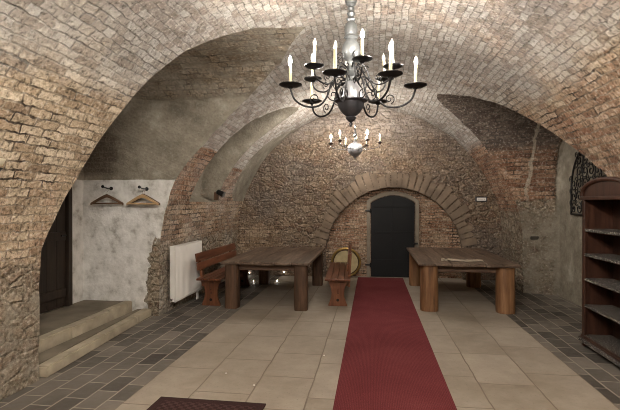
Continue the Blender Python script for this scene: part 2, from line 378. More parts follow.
def half_shell(side, luns, kn_cells, extra=0.0):
    NS_W, NS_A = 16, 118
    arc = [(.0+ZA*i/NS_W, None) for i in range(NS_W)] + [(None, (pi/2+extra)*i/NS_A) for i in range(NS_A+1)]
    rows = []
    for z, a in arc:
        if a is None: rows.append((X0+side*RM, z, z))
        else: rows.append((X0+side*RM*cos(a), ZA+RM*sin(a), ZA+RM*a))
    rows = np.array(rows); nR = len(rows)
    Y = []
    for (x, z, s) in rows:
        knots = [-3.5, 0.0]
        for L in luns:
            hw = L['R'] if z < L['sp'] else sqrt(max(L['R']**2-(z-L['sp'])**2, 0))
            yc = L['yc']+L['skew']*(x-L['xr'])
            yc = min(yc, YE-.12); hw = max(hw, .004)
            hn = max(float(np.interp(z, *L['near'])), .004) if 'near' in L else hw
            hf = max(float(np.interp(z, *L['far'])), .004) if 'far' in L else hw
            knots += [yc-hn, yc+hf]
        knots.append(YE)
        for i in range(1, len(knots)): knots[i] = max(knots[i], knots[i-1]+.01)
        if knots[-1] > YE:
            knots[-1] = YE
            for i in range(len(knots)-2, -1, -1): knots[i] = min(knots[i], knots[i+1]-.008)
        ys = []
        for i, n in enumerate(kn_cells):
            a, b = knots[i], knots[i+1]
            inl = (i >= 2 and i % 2 == 0)
            if inl:                            # inside a lunette: double lines at the two groins
                ys += [a]; ys += list(np.linspace(a+.0012, b-.0012, n)); 
            else: ys += list(np.linspace(a, b, n, endpoint=False))
        ys.append(knots[-1]); Y.append(ys)
    Y = np.array(Y); nC = Y.shape[1]
    px = rows[:, 0:1]-X0; pz = rows[:, 1:2]-ZA
    t0 = np.hypot(px, pz); dx = px/t0; dz = pz/t0
    T = np.repeat(t0, nC, 1); CL = np.zeros_like(T, dtype=int); LI = -np.ones_like(CL)
    for li, L in enumerate(luns):
        def ins(t):
            x = X0+dx*t; z = ZA+dz*t
            yc = np.minimum(L['yc']+L['skew']*(x-L['xr']), YE+9)
            q = np.where(z < L['sp'], L['R']**2, L['R']**2-(z-L['sp'])**2)
            okq = (Y-yc)**2 < q
            if 'near' in L: okq = np.where(Y < yc, (yc-Y) < np.interp(z, *L['near']), okq)
            if 'far' in L: okq = np.where(Y >= yc, (Y-yc) < np.interp(z, *L['far']), okq)
            return (side*x <= side*L['xw']) & (z >= L['zs']) & (z >= -.06) & okq
        alive = ins(t0+1e-4); t = np.repeat(t0, nC, 1)
        ok = alive.copy(); step = .02
        for k in range(220):
            ok = ok & ins(t+step); t = np.where(ok, t+step, t)
            if not ok.any(): break
        lo = t.copy(); hi = t+step
        for k in range(14):
            mid = (lo+hi)/2; g = ins(mid); lo = np.where(g, mid, lo); hi = np.where(g, hi, mid)
        better = alive & (lo > T+1e-4)
        x = X0+dx*lo; z = ZA+dz*lo
        cl = np.where(np.abs(x-L['xw']) < .012, 2, np.where(z < -.04, 5, np.where(z > L['sp'], 3, 4)))
        T = np.where(better, lo, T); CL = np.where(better, cl, CL); LI = np.where(better, li, LI)
    Xg = X0+dx*T; Zg = ZA+dz*T
    # uneven old surface
    flat = np.stack([Xg, Y, Zg], -1).reshape(-1, 3); fc = CL.reshape(-1)
    rr, cc = np.meshgrid(np.arange(nR), np.arange(nC), indexing='ij')
    dd = np.stack([np.repeat(dx, nC, 1), np.zeros_like(T), np.repeat(dz, nC, 1)], -1).reshape(-1, 3)
    for i in range(len(flat)):
        p = flat[i]
        if p[1] < -.3: continue
        am = .022 if fc[i] == 0 else .012
        nz = mnoise.noise(Vector((p[0]*1.1, p[1]*1.1, p[2]*1.1)))*am*.9+mnoise.noise(Vector((p[0]*5+9, p[1]*5, p[2]*5)))*am*.45
        flat[i] = p+dd[i]*nz
    S = np.repeat(rows[:, 2:3], nC, 1).reshape(-1)
    quads = np.stack([rr[:-1, :-1]*nC+cc[:-1, :-1], rr[:-1, :-1]*nC+cc[:-1, 1:], rr[1:, :-1]*nC+cc[1:, 1:], rr[1:, :-1]*nC+cc[:-1, :-1]], -1).reshape(-1, 4)
    return flat, fc, LI.reshape(-1), S, quads

def ss(v, a, b):
    t = np.clip((v-a)/(b-a), 0, 1); return t*t*(3-2*t)

def zones(p, cls, li, side):
    """P plaster, L lime wash, Rd red brick, U rubble, W white paint, K soot; all materials of the place itself"""
    x, y, z = p[:, 0], p[:, 1], p[:, 2]; n = len(p)
    P = np.zeros(n); L = np.zeros(n); Rd = np.zeros(n); U = np.zeros(n); W = np.zeros(n); K = np.zeros(n)
    main = cls == 0
    if side < 0:
        near = main & (y < 4.6)
        L = np.where(near, .75*ss(z, 2.3, 3.0), L); Rd = np.where(near, .33-.2*ss(z, 1.6, 2.6), Rd); U = np.where(near, .9*(1-ss(z, 1.0, 1.3)), U)
        P = np.where(near, .5*(1-ss(z, .75, 1.25)), P)
        K = np.where(near, .55*ss(z, 2.75, 3.1)*(1-ss(z, 3.3, 3.6)), K)
        far = main & (y >= 4.6)
        Rd = np.where(far, .5+.28*ss(z, 1.6, 2.0), Rd)
        zl = np.where(y < 8.0, 2.58, 2.42)
        L = np.where(far, 1.3*ss(z, zl-.06, zl+.06), L)
        U = np.where(far, .8*(1-ss(z, .95, 1.25)), U)
        P = np.where(far, .38*(1-ss(z, .75, 1.1))*(y < 6.9), P)
        L = np.where(far & (z < 1.9), .34, L)
        yb = np.interp(z, [1.75, 1.9, 2.6, 3.0, 3.25, 3.45, 3.6], [9.6, 9.3, 9.28, 9.55, 9.9, 10.25, 10.6])
        last = far & (z > 1.75) & (y > yb)
        P = np.where(last, 1.0, P); L = np.where(last, .2, L); K = np.where(last, .4, K)
        L = np.where(far & (z > 1.9) & (z < zl-.06) & ~last, .42, L)
        nic = (li == 0) & ~main
        P = np.where(nic, 1.0, P)
        P = np.where(nic & (cls == 3), 1.0-.5*ss(z, 3.15, 3.4), P); K = np.where(nic & (cls == 3), .35, K)
        Rd = np.where(nic, .2, Rd); L = np.where(nic & (cls == 3), .4, L)
        web = (li >= 1) & ~main
        P = np.where(web, 1.0, P)
        P = np.where(web & (z < 2.0), .62, P); Rd = np.where(web, .8, Rd)
    else:
        near = main & (y < 6.9)
        Rd = np.where(near, .62-.25*ss(z, 2.5, 3.1), Rd)
        L = np.where(near, .62*ss(z, 2.65, 3.15), L)
        U = np.where(near, .9*(1-ss(z, 1.1, 1.5)), U)
        K = np.where(near, .25, K)
        far = main & (y >= 6.9)
        Rd = np.where(far, .95, Rd); L = np.where(far, .95*ss(z, 2.65, 3.0), L)
        U = np.where(far, .95*(1-ss(z, 1.2, 1.9)), U); K = np.where(far, .4, K); U = np.where((~main) & (z < 1.75), 1.0, U)
        lun = ~main
        Rd = np.where(lun, .92, Rd); K = np.where(lun, .55, K)
    # the crown of the vault is lime washed all along
    cr = ss(z, 3.2, 3.6)*main
    L = np.maximum(L, cr*np.where(y < 5.2, .62, .95)*(P < .9))
    Rd = np.where(main & (z > 3.2), .55, Rd); K = np.where(main & (z > 3.3) & (y < 5.0), .7, K)
    nf = ((~main) & (li == 0) & (side < 0)).astype(float); bf_ = ((~main) & (side > 0)).astype(float)
    return np.stack([P, L, Rd, np.ones(n)], -1), np.stack([U, W, K, np.ones(n)], -1), np.stack([nf, bf_, nf*0, np.ones(n)], -1)

def shell_objects():
    parts = {'wall_left': [], 'wall_right': [], 'ceiling': []}
    for side, luns, cells in ((-1, LUN_L, [10, 96, 60, 34, 34, 64]), (1, LUN_R, [10, 140, 84, 44])):
        flat, fc, li, S, quads = half_shell(side, luns, cells, .006)
        fcq = fc[quads]; mixed = (fcq.min(1) == 0) & (fcq.max(1) > 0)
        cls = np.where(mixed, 4, np.where(fcq.max(1) == 0, 0, np.median(fcq, axis=1).astype(int)))
        cls = np.where((cls == 1), 4, cls)
        liq = li[quads].max(1)
        zq = flat[quads][:, :, 2].mean(1)
        p = flat[quads]                                   # F,4,3
        uv = np.zeros((len(quads), 4, 2))
        m0 = cls == 0; m2 = cls == 2
        uv[m0, :, 0] = p[m0][:, :, 1]; uv[m0, :, 1] = S[quads][m0]
        uv[m2, :, 0] = p[m2][:, :, 1]; uv[m2, :, 1] = p[m2][:, :, 2]
        ot = ~(m0 | m2)
        sp = np.array([L['sp'] for L in luns]+[9])[liq]; RR = np.array([L['R'] for L in luns]+[1])[liq]
        zz = p[:, :, 2]; over = np.clip((zz-sp[:, None])/RR[:, None], 0, 1)
        vv = np.where(zz > sp[:, None], sp[:, None]+RR[:, None]*np.arcsin(over), zz)
        uv[ot, :, 0] = p[ot][:, :, 0]; uv[ot, :, 1] = vv[ot]
        if side > 0: uv[:, :, 0] += 13.7
        c4 = np.repeat(cls[:, None], 4, 1).reshape(-1); l4 = np.repeat(liq[:, None], 4, 1).reshape(-1)
        za, zb, zc = zones(p.reshape(-1, 3), c4, l4, side)
        za = za.reshape(-1, 4, 4); zb = zb.reshape(-1, 4, 4); zc = zc.reshape(-1, 4, 4)
        lw = (zq < 1.62) | m2 | ((cls == 4) & (zq < 2.75))
        wname = 'wall_left' if side < 0 else 'wall_right'
        for nm, msk in ((wname, lw), ('ceiling', ~lw)):
            q = quads[msk]
            if side > 0: q = q[:, ::-1]; f = lambda a: a[msk][:, ::-1]
            else: f = lambda a: a[msk]
            parts[nm].append((flat, q, f(uv), f(za), f(zb), f(zc)))
    for nm, pl in parts.items():
        V = []; F = []; U_ = []; A = []; B = []; C_ = []; off = 0
        for flat, q, uv, za, zb, zc in pl:
            used, inv = np.unique(q.reshape(-1), return_inverse=True)
            V.append(flat[used]); F.append(inv.reshape(-1, 4)+off); off += len(used)
            U_.append(uv.reshape(-1, 2)); A.append(za.reshape(-1, 4)); B.append(zb.reshape(-1, 4)); C_.append(zc.reshape(-1, 4))
        V = np.concatenate(V); F = np.concatenate(F)
        me = bpy.data.meshes.new(nm); me.from_pydata(V.tolist(), [], F.tolist()); me.update()
        ul = me.uv_layers.new(name='UVMap'); ul.data.foreach_set('uv', np.concatenate(U_).astype(np.float32).ravel())
        for an, ar in (('zone_a', A), ('zone_b', B), ('zone_c', C_)):
            at = me.color_attributes.new(an, 'FLOAT_COLOR', 'CORNER'); at.data.foreach_set('color', np.concatenate(ar).astype(np.float32).ravel())
        me.materials.append(M['masonry'])
        o = bpy.data.objects.new(nm, me); COL.objects.link(o)
        tag(o, {'wall_left': 'left cellar wall of old brick and plaster with an arched recess', 'wall_right': 'right cellar wall with a deep arched window bay',
                'ceiling': 'lime washed brick barrel vault with side lunettes'}[nm], 'wall' if nm != 'ceiling' else 'vault', kind='structure')
shell_objects()

def masked_mesh(name, verts, faces, mat, zf, uvf, label, cat):
    me = bpy.data.meshes.new(name); me.from_pydata(verts, [], faces); me.update()
    uvs = []; za = []; zb = []
    for p in me.polygons:
        for li in p.loop_indices:
            co = me.vertices[me.loops[li].vertex_index].co
            uvs += list(uvf(co, p.normal)); q, r_ = zf(co); za += [*q, 1.0]; zb += [*r_, 1.0]
    me.uv_layers.new(name='UVMap').data.foreach_set('uv', uvs)
    me.color_attributes.new('zone_a', 'FLOAT_COLOR', 'CORNER').data.foreach_set('color', za)
    me.color_attributes.new('zone_b', 'FLOAT_COLOR', 'CORNER').data.foreach_set('color', zb)
    me.color_attributes.new('zone_c', 'FLOAT_COLOR', 'CORNER').data.foreach_set('color', [0.0, 0.0, 0.0, 1.0]*(len(uvs)//2))
    me.materials.append(mat); o = bpy.data.objects.new(name, me); COL.objects.link(o)
    return tag(o, label, cat, kind='structure')
def uv_any(co, n):
    if abs(n.y) > .7: return (co.x+40, co.z)
    if abs(n.x) > .7: return (co.y+40, co.z)
    return (co.x+40, co.y)

# back wall with a blind arch around the door
AX, AZ, AR, YB = .47, .52, 1.53, 10.34
def back_wall():
    n = 48; inner = [(AX-AR, 0.0)]+[(AX-AR*cos(pi*i/n), AZ+AR*sin(pi*i/n)) for i in range(n+1)]+[(AX+AR, 0.0)]
    NR = 14; V = []; F = []
    def outer(x, z):
        d = Vector((x-AX, z-AZ)); 
        if z <= AZ: return (-3.6 if x < AX else 3.6, z)
        tx = ((3.6 if d.x > 0 else -3.6)-AX)/d.x if abs(d.x) > 1e-6 else 1e9
        tz = (4.4-AZ)/d.y if d.y > 1e-6 else 1e9
        t = min(tx, tz); return (AX+d.x*t, AZ+d.y*t)
    for (x, z) in inner:
        ox, oz = outer(x, z)
        for k in range(NR+1):
            f = k/NR; px, pz = x+(ox-x)*f, z+(oz-z)*f
            V.append((px, YB+.012*mnoise.noise(Vector((px*2, 3, pz*2))), pz))
    m = len(inner)
    for i in range(m-1):
        for k in range(NR): F.append((i*(NR+1)+k, i*(NR+1)+k+1, (i+1)*(NR+1)+k+1, (i+1)*(NR+1)+k))
    F = [f[::-1] for f in F]
    b = len(V)
    for (x, z) in inner: V += [(x, YB, z), (x, YB+.17, z)]
    for i in range(m-1): F.append((b+2*i, b+2*i+1, b+2*i+3, b+2*i+2))
    def zf(co):
        x, z = co.x, co.z
        u = .62+.5*mnoise.noise(Vector((x*.7, 1.3, z*.7)))
        Rd = .26+.3*mnoise.noise(Vector((x*.5+5, .3, z*.5)))
        if x > 1.9: u += .2; Rd += .1
        L = .34+.6*max(0, min(1, (z-3.0)/.7))  # lime wash raised towards the top, painting in the light under the vault
        K = .78+.4*mnoise.noise(Vector((x*.8, 9.1, z*.8)))
        return (0.0, L, Rd), (u, 0, K)
    masked_mesh('wall_back', V, F, M['masonry_back'], zf, uv_any, 'rough back wall of brown stone and brick under the vault', 'wall')
    V = [(x, YB+.165, z) for x, z in inner]
    def zf2(co): return (.08, .15, .62), (.0, 0, .1)
    masked_mesh('trim_1', V, [tuple(range(len(V)))[::1]], M['fine_brick'], zf2, uv_any, 'recessed brick infill of the blind arch around the black door', 'wall')
back_wall()
def zplain(co): return (.5, .2, .3), (.5, 0, .2)
masked_mesh('wall_front', [(-3.6, -3.48, -.1), (3.6, -3.48, -.1), (3.6, -3.48, 4.2), (-3.6, -3.48, 4.2)], [(0, 1, 2, 3)][::1], M['masonry_back'], zplain, uv_any, 'plain cellar wall at the near end of the vault', 'wall')

# rough voussoirs over the blind arch
b = MB(); a = 8
while a < 171:
    da = rng.uniform(3.4, 6.2); a1 = a+da-.5
    ln = rng.uniform(.26, .46)
    if a < 30 or a > 150: ln *= .75
    r0 = AR+rng.uniform(-.015, .012)
    pts = []
    for rr_, aa in ((r0, a), (r0, a1), (r0+ln, a1-.25*da*.2), (r0+ln*rng.uniform(.92, 1.05), a+.25*da*.2)):
        t = R(180-aa); pts.append((AX+rr_*cos(t)+rng.uniform(-.008, .008), AZ+rr_*sin(t)+rng.uniform(-.008, .008)))
    b.prism(pts, YB-rng.uniform(.012, .04), YB+.08, 'y', .008)
    a += da
o = b.build('trim_2', M['voussoir']); tag(o, 'ring of rough wedge stones over the blind arch', 'arch stones', kind='structure')

# floor
def floor():
    xs = [-4.7, -2.10, 2.03, 3.7]; V = []; F = []; mi = []
    for i in range(3):
        k = len(V); V += [(xs[i], -3.6, 0), (xs[i+1], -3.6, 0), (xs[i+1], 10.56, 0), (xs[i], 10.56, 0)]; F.append((k, k+1, k+2, k+3)); mi.append(0 if i == 1 else 1)
    k = len(V); V += [(-4.7, -3.6, -.15), (3.7, -3.6, -.15), (3.7, 10.56, -.15), (-4.7, 10.56, -.15)]; F.append((k+3, k+2, k+1, k)); mi.append(1)
    me = bpy.data.meshes.new('floor'); me.from_pydata(V, [], F); me.update()
    ul = me.uv_layers.new(name='UVMap')
    for p in me.polygons:
        p.material_index = mi[p.index]
        for li in p.loop_indices:
            co = me.vertices[me.loops[li].vertex_index].co; ul.data[li].uv = (co.y+20.2, co.x+2.10+5.16)
    me.materials.append(M['slabs']); me.materials.append(M['pavers'])
    o = bpy.data.objects.new('floor', me); COL.objects.link(o); tag(o, 'pale sandstone slab floor with dark paver strips along both walls', 'floor', kind='structure')
floor()

# ------------------------------------------------------------ entrance recess: steps, door, hooks, hangers
def step(label, x0, xf, z0, z1, y0, y1, skew):
    t = thing('stone_step', label, 'step', (x0, y0, z0)); fx = lambda yy: xf+skew*yy/(y1-y0)-x0
    L = y1-y0; h = z1-z0; cw = .13
    b = MB(); b.prism([(0, 0), (fx(0)-cw-.012, 0), (fx(L)-cw-.012, L), (0, L)], 0, h-.012, 'z', .006); b.build('tread_paving', M['tread'], t, label='darker worn paving behind the edge stones')
    y = 0
    while y < L-.05:
        ln = min(rng.uniform(.75, 1.1), L-y)
        if L-(y+ln) < .35: ln = L-y
        b = MB(); d = rng.uniform(-.012, .012); b.prism([(fx(y)-cw, y+.003), (fx(y)+d, y+.003), (fx(y+ln)+d, y+ln-.003), (fx(y+ln)-cw, y+ln-.003)], 0, h-rng.uniform(0, .008), 'z', .012); b.build('edge_stone', M['stone'], t)
        y += ln
    return t
step('upper grey stone step forming the landing before the dark side door', -4.38, -3.52, 0.0, .225, 3.97, 6.37, -.06)
step('low grey stone step along the dark pavers below the landing', -3.505, -3.12, 0.0, .115, 3.97, 6.37, -.17)
# door in the side of the recess
t = bpy.data.objects.new('door_1', None); COL.objects.link(t); t.location = (-4.38, 5.42, .225); tag(t, 'dark brown side door at the top of the stone steps', 'door', kind='structure')
b = MB()
for k in range(5): b.box(0, .045, -.47+k*.188, -.47+k*.188+.184, .01, 2.0, .006)
b.build('leaf', M['dark_wood'], t)
b = MB(); 
for z in (.15, .95, 1.75): b.box(.045, .07, -.44, .44, z, z+.12, .005)
b.build('crossbar', M['dark_wood'], t)
b = MB(); b.box(-.01, .09, -.56, -.475, 0, 2.1, .008).box(-.01, .09, .475, .56, 0, 2.1, .008).box(-.01, .09, -.56, .56, 2.01, 2.1, .008); b.build('frame', M['dark_wood'], t)
b = MB(); b.tube([(.06, .38, 1.02), (.12, .38, 1.02), (.12, .28, 1.02)], .01); b.build('handle', M['iron'], t)

HY = 6.385
def peg(px, pz, label):
    t = thing('coat_hook', label, 'hook', (px, HY, pz))
    b = MB(); b.lathe([(.028, 0), (.028, .012), (.02, .016)], seg=12, mat=Matrix.Rotation(pi/2, 4, 'X')); b.build('wall_plate', M['iron'], t)
    b = MB(); b.tube([(0, -.01, 0), (0, -.10, .0), (0, -.19, .012), (0, -.215, .02)], .009); b.build('shaft', M['iron'], t)
    b = MB(); b.lathe([(.004, -.02), (.018, -.014), (.024, 0), (.018, .014), (.004, .02)], (0, -.225, .022), 12, Matrix.Rotation(pi/2, 4, 'X')); b.build('knob', M['iron'], t, True)
    return t
def hanger(loc, rz, mat, label, wd=.51):
    t = thing('coat_hanger', label, 'hanger', loc, rz)
    h = wd/2; pts = []
    for i in range(21):
        f = -1+i/10; x = f*h; z = -.05-.115*abs(f)**1.15+(.012*(1-abs(f)))
        pts.append((x, 0, z-.02))
    b = MB()
    up = [(p[0], p[2]+.024-.008*abs(p[0])/h) for p in pts]; dn = [(p[0], p[2]-.024+.008*abs(p[0])/h) for p in pts][::-1]
    b.prism(up+dn, -.013, .013, 'y', .005); b.build('shoulder_bar', mat, t)
    b = MB(); b.tube([(-h+.02, 0, -.175), (h-.02, 0, -.178)], .013); b.build('trouser_bar', mat, t)
    b = MB(); hk = [(0, 0, -.06), (0, 0, -.02)]+[(.022*sin(a_), 0, .002+.022*(1-cos(a_))) for a_ in [pi*1.35*k/9 for k in range(10)]]
    b.tube(hk, .0026, 6); b.build('wire_hook', M['chrome'], t)
    return t
def hook_xyz(px, py):      # a point of the hook wall seen at that place in the photo
    u = (px-310)/450; k = HY/(cos(R(7.84))+u*sin(R(7.84)))
    return (k*(-sin(R(7.84))+u*cos(R(7.84))), 1.7+(203-py)/450*k)
for (px, py), lb in (((111.5, 188.5), 'black iron coat hook on the white wall carrying one hanger, nearer the door'), ((147, 189), 'black iron coat hook on the white wall carrying two hangers, nearer the brick pier')):
    x, z = hook_xyz(px, py); peg(x, z, lb)
x, z = hook_xyz(111.5, 188.5); hanger((x, HY-.12, z-.052), R(3), M['hanger'], 'brown wooden coat hanger alone on its black hook, nearer the door')
x, z = hook_xyz(147, 189); hanger((x, HY-.085, z-.044), R(-3), M['hanger'], 'brown wooden coat hanger behind a paler one on the shared hook')
hanger((x+.02, HY-.175, z-.046), R(-3), M['hanger_pale'], 'pale wooden coat hanger in front of a brown one on the shared hook')

# wall uplights: one shows at the very left edge, two lit ones are added unseen to brighten the foreground
def uplight(label, loc, rz, lit=True):
    t = thing('wall_lamp', label, 'lamp', loc, rz)
    b = MB(); b.box(-.06, .0, -.05, .05, -.10, .06, .01); b.build('wall_plate', M['iron'], t)
    b = MB(); b.lathe([(.05, -.0), (.105, .03), (.13, .075), (.134, .075), (.11, .025), (.052, -.006)], (.13, 0, 0), 24); b.build('lamp_shade', M['cream'], t, True)
    b = MB(); b.lathe([(.115, .012), (.085, -.03), (.04, -.055), (.01, -.06)], (.13, 0, -.006), 24); b.build('base', M['iron'], t, True)
    b = MB(); b.tube([(-.01, 0, -.06), (.06, 0, -.075), (.13, 0, -.06)], .012); b.build('arm', M['iron'], t)
    b = MB(); b.lathe([(.012, .0), (.03, .02), (.03, .04), (.015, .058)], (.13, 0, 0), 8); b.build('bulb', M['added_uplit'] if lit else M['unlit'], t, True)
    return t
uplight('cream wall uplight with black underside on the left brick pier', (-3.05, 3.06, 1.965), 0, False)
uplight('added unseen cream uplight on the left wall brightening the near end of the hall', (-2.99, .2, 1.95), 0)
uplight('added unseen cream uplight on the right wall brightening the near end of the hall', (2.67, .2, 1.95), pi)

# ------------------------------------------------------------ radiator
t = thing('radiator', 'white panel radiator on the left wall beside the wooden bench', 'radiator', (-3.10, 6.60, .16))
L_, H_ = 1.10, .87
b = MB(); b.box(.075, .09, 0, L_, 0, H_, .004)
for k in range(22):
    y = .03+k*(L_-.06)/22; b.box(.089, .095, y+.008, y+.04, .03, H_-.03, .003)
b.build('front_panel', M['enamel'], t)
b = MB(); b.box(.0, .014, 0, L_, 0, H_, .004); b.build('rear_panel', M['enamel'], t)
for y in (0.0, L_-.004):
    b = MB(); b.box(.0, .09, y, y+.004, .01, H_-.005, .001); b.build('side_cover', M['enamel'], t)
b = MB(); b.box(.0, .09, 0, L_, H_-.008, H_, .002)
b.build('top_grille', M['enamel'], t)
b = MB(); b.lathe([(.012, 0), (.012, .03), (.018, .03), (.018, .05), (.004, .055)], (.045, .0, .05), 10, Matrix.Rotation(pi/2, 4, 'X')); b.build('vent_plug', M['chrome'], t)
for y in (L_-.10, L_-.04):
    b = MB(); b.tube([(.03, y, .0), (.03, y, -.165)], .011); b.build('supply_pipe', M['enamel'], t)
for y in (.2, L_-.24):
    b = MB(); b.box(-.12, .0, y, y+.04, .2, .7, .004); b.build('wall_bracket', M['enamel'], t)

# ------------------------------------------------------------ tables
def log_leg(cx, cy, r, h, mat, t, sides=8, sq=.25):
    b = MB(); n = 20; prof = []; seg = 28; rings = []
    ph = rng.uniform(0, 9); 
    for i in range(9):
        z = h*i/8; ring = []
        for k in range(seg):
            a_ = 2*pi*k/seg
            m = 1/max(abs(cos(a_)), abs(sin(a_))) if sq else 1
            rr = r*(1-sq+sq*m)*(1+.05*mnoise.noise(Vector((cos(a_)*1.6+ph, sin(a_)*1.6, z*1.2))))*(1+.04*(1-i/8))
            if i == 0: rr *= .97
            ring.append(b.bm.verts.new((cx+rr*cos(a_), cy+rr*sin(a_), z)))
        rings.append(ring)
    for A_, B_ in zip(rings, rings[1:]):
        for k in range(seg): b.bm.faces.new((A_[k], A_[(k+1) % seg], B_[(k+1) % seg], B_[k]))
    b.bm.faces.new(rings[0][::-1]); b.bm.faces.new(rings[-1])
    return b.build('leg', mat, t, True)
def table(label, x0, x1, y0, y1, h, legr, matleg, boards):
    cx, cy = (x0+x1)/2, (y0+y1)/2
    t = thing('wooden_table', label, 'table', (cx, cy, 0), 0)
    w2, l2 = (x1-x0)/2, (y1-y0)/2; th = .048
    b = MB(); x = -w2
    for k in range(boards):
        ww = 2*w2/boards
        n = 14; e0 = rng.uniform(-.012, .012); e1 = rng.uniform(-.015, .015)
        b.box(x+.0025, x+ww-.0025, -l2+e0, l2+e1, h-th+rng.uniform(-.004, .004), h+rng.uniform(-.004, .003), .012, jit=.004)
        x += ww
    b.build('table_top', M['table_top'], t)
    for sy in (-1, 1):
        b = MB(); b.box(-w2+.12, w2-.12, sy*(l2-.24)-.06, sy*(l2-.24)+.06, h-th-.11, h-th-.003, .012); b.build('crossbeam', M['table_top_x'], t)
    for sx in (-1, 1):
        b = MB(); b.box(sx*(w2-.19)-.035, sx*(w2-.19)+.035, -l2+.3, l2-.3, h-th-.10, h-th-.003, .01); b.build('side_rail', M['table_leg'], t)
    for sx in (-1, 1):
        for sy in (-1, 1): log_leg(sx*(w2-legr-.045), sy*(l2-legr-.05), legr, h-th+.004, matleg, t, sq=.75 if matleg is M['table_leg'] else .35)
    return t
table('dark weathered plank table with heavy square log legs beside the radiator and bench', -2.40, -.965, 6.93, 9.42, .765, .105, M['table_leg'], 5)
table('heavy plank table with thick honey coloured log legs right of the red carpet', .72, 2.235, 7.16, 9.72, .765, .135, M['pale_log'], 6)
# papers
b = MB(); nx, ny = 16, 8; vs_ = [[b.bm.verts.new(((i/nx)*.66+.1*(j/ny)*.3, (j/ny)*.24+.03*sin(i*.5), .004+.012*abs(mnoise.noise(Vector((i*.45, j*.6, 2))))+(.035*max(0, mnoise.noise(Vector((i*.8+4, j*.9, 5)))) if i < 6 else 0))) for j in range(ny+1)] for i in range(nx+1)]
for i in range(nx):
    for j in range(ny): b.bm.faces.new((vs_[i][j], vs_[i+1][j], vs_[i+1][j+1], vs_[i][j+1]))
r = bmesh.ops.solidify(b.bm, geom=b.bm.faces[:], thickness=.0025)
o = b.build('paper_sheet', M['paper']); o.location = (1.10, 7.42, .7675); tag(o, 'crumpled pale paper sheet lying on the right plank table', 'paper')

# ------------------------------------------------------------ benches
def bench(label, loc, rz, length=2.1, lean=9):
    t = thing('wooden_bench', label, 'bench', loc, rz, 'reddish slatted benches at the left table')
    W2 = .21; sz = .465
    b = MB()
    for k in range(4): b.box(-W2+k*.105+.003, -W2+(k+1)*.105-.003, -length/2, length/2, sz-.035, sz, .006)
    b.build('seat', M['bench'], t)
    def leg_outline():
        half = [(.155, 0), (.155, .03), (.135, .07), (.105, .13), (.095, .21), (.105, .29), (.135, .36), (.16, .40), (.165, sz-.036)]
        return half+[(-x, z) for x, z in half[::-1]]
    for sy in (-1, 1):
        y = sy*(length/2-.14)
        b = MB(); b.prism(leg_outline(), y-.024, y+.024, 'y', .006)
        lg = b.build('leg', M['bench_v'], t)
        b = MB(); b.lathe([(.024, -.026), (.024, .026)], (0, y, .1), 12, None); b.xf(Matrix.Translation((0, y, .1)) @ Matrix.Rotation(pi/2, 4, 'X') @ Matrix.Translation((0, -y, -.1)))
        b.build('peg_hole_plug', M['black'], lg)
    b = MB(); b.box(-.018, .018, -length/2+.1, length/2-.1, .20, .29, .006); b.build('stretcher', M['bench'], t)
    tilt = Matrix.Translation((-W2+.02, 0, sz)) @ Matrix.Rotation(R(-lean), 4, 'Y')
    for sy in (-1, 1):
        y = sy*(length/2-.22); b = MB(); b.box(-.02, .02, y-.035, y+.035, -.16, .40, .006, tilt); b.build('backrest_post', M['bench_v'], t)
    b = MB(); b.box(.02, .045, -length/2, length/2, .125, .25, .008, tilt).box(.02, .045, -length/2, length/2, .265, .405, .008, tilt); b.build('backrest', M['bench'], t)
    return t
bench('reddish wooden bench with backrest between the white radiator and the left table', (-2.64, 8.08, 0), 0, 2.1)
bench('reddish wooden bench between the left table and the red carpet', (-.60, 8.33, 0), pi+R(2.6), 2.1, 3)

# ------------------------------------------------------------ carpet, mat
b = MB(); b.box(-.505, .505, -4.9, 4.9, .0, .012, .004); o = b.build('carpet_runner', M['carpet']); o.location = (.187, 5.40, .0005); tag(o, 'long dark red carpet runner leading to the black door', 'carpet')
t = thing('doormat', 'small dark maroon doormat in the foreground left of the red carpet', 'mat', (-1.355, 3.38, .0005), R(-.6))
b = MB(); b.box(-.40, .40, -.25, .25, 0, .014, .003); b.build('pile_field', M['rug'], t)
b = MB()
for x0, x1, y0, y1 in ((-.47, .47, .25, .32), (-.47, .47, -.32, -.25), (-.47, -.40, -.25, .25), (.40, .47, -.25, .25)): b.box(x0, x1, y0, y1, 0, .013, .003)
b.build('border', M['rug_border'], t)
for (px, py), lb in (((226, 374), 'tiny white chip on the pale slabs nearest the dark pavers'), ((254, 386), 'tiny white chip on the pale slabs just behind the doormat'), ((324, 356), 'tiny white chip on the slabs close to the red carpet edge')):
    u = (px-310)/450; D = 765/(py-203); c, s_ = cos(R(7.84)), sin(R(7.84))
    b = MB(); b.lathe([(.006, 0), (.012, .003), (.009, .008), (.003, .01)], seg=7); o = b.build('stone_chip', M['chip']); o.location = (D*(-s_+u*c), D*(c+u*s_), .0005); tag(o, lb, 'chip')

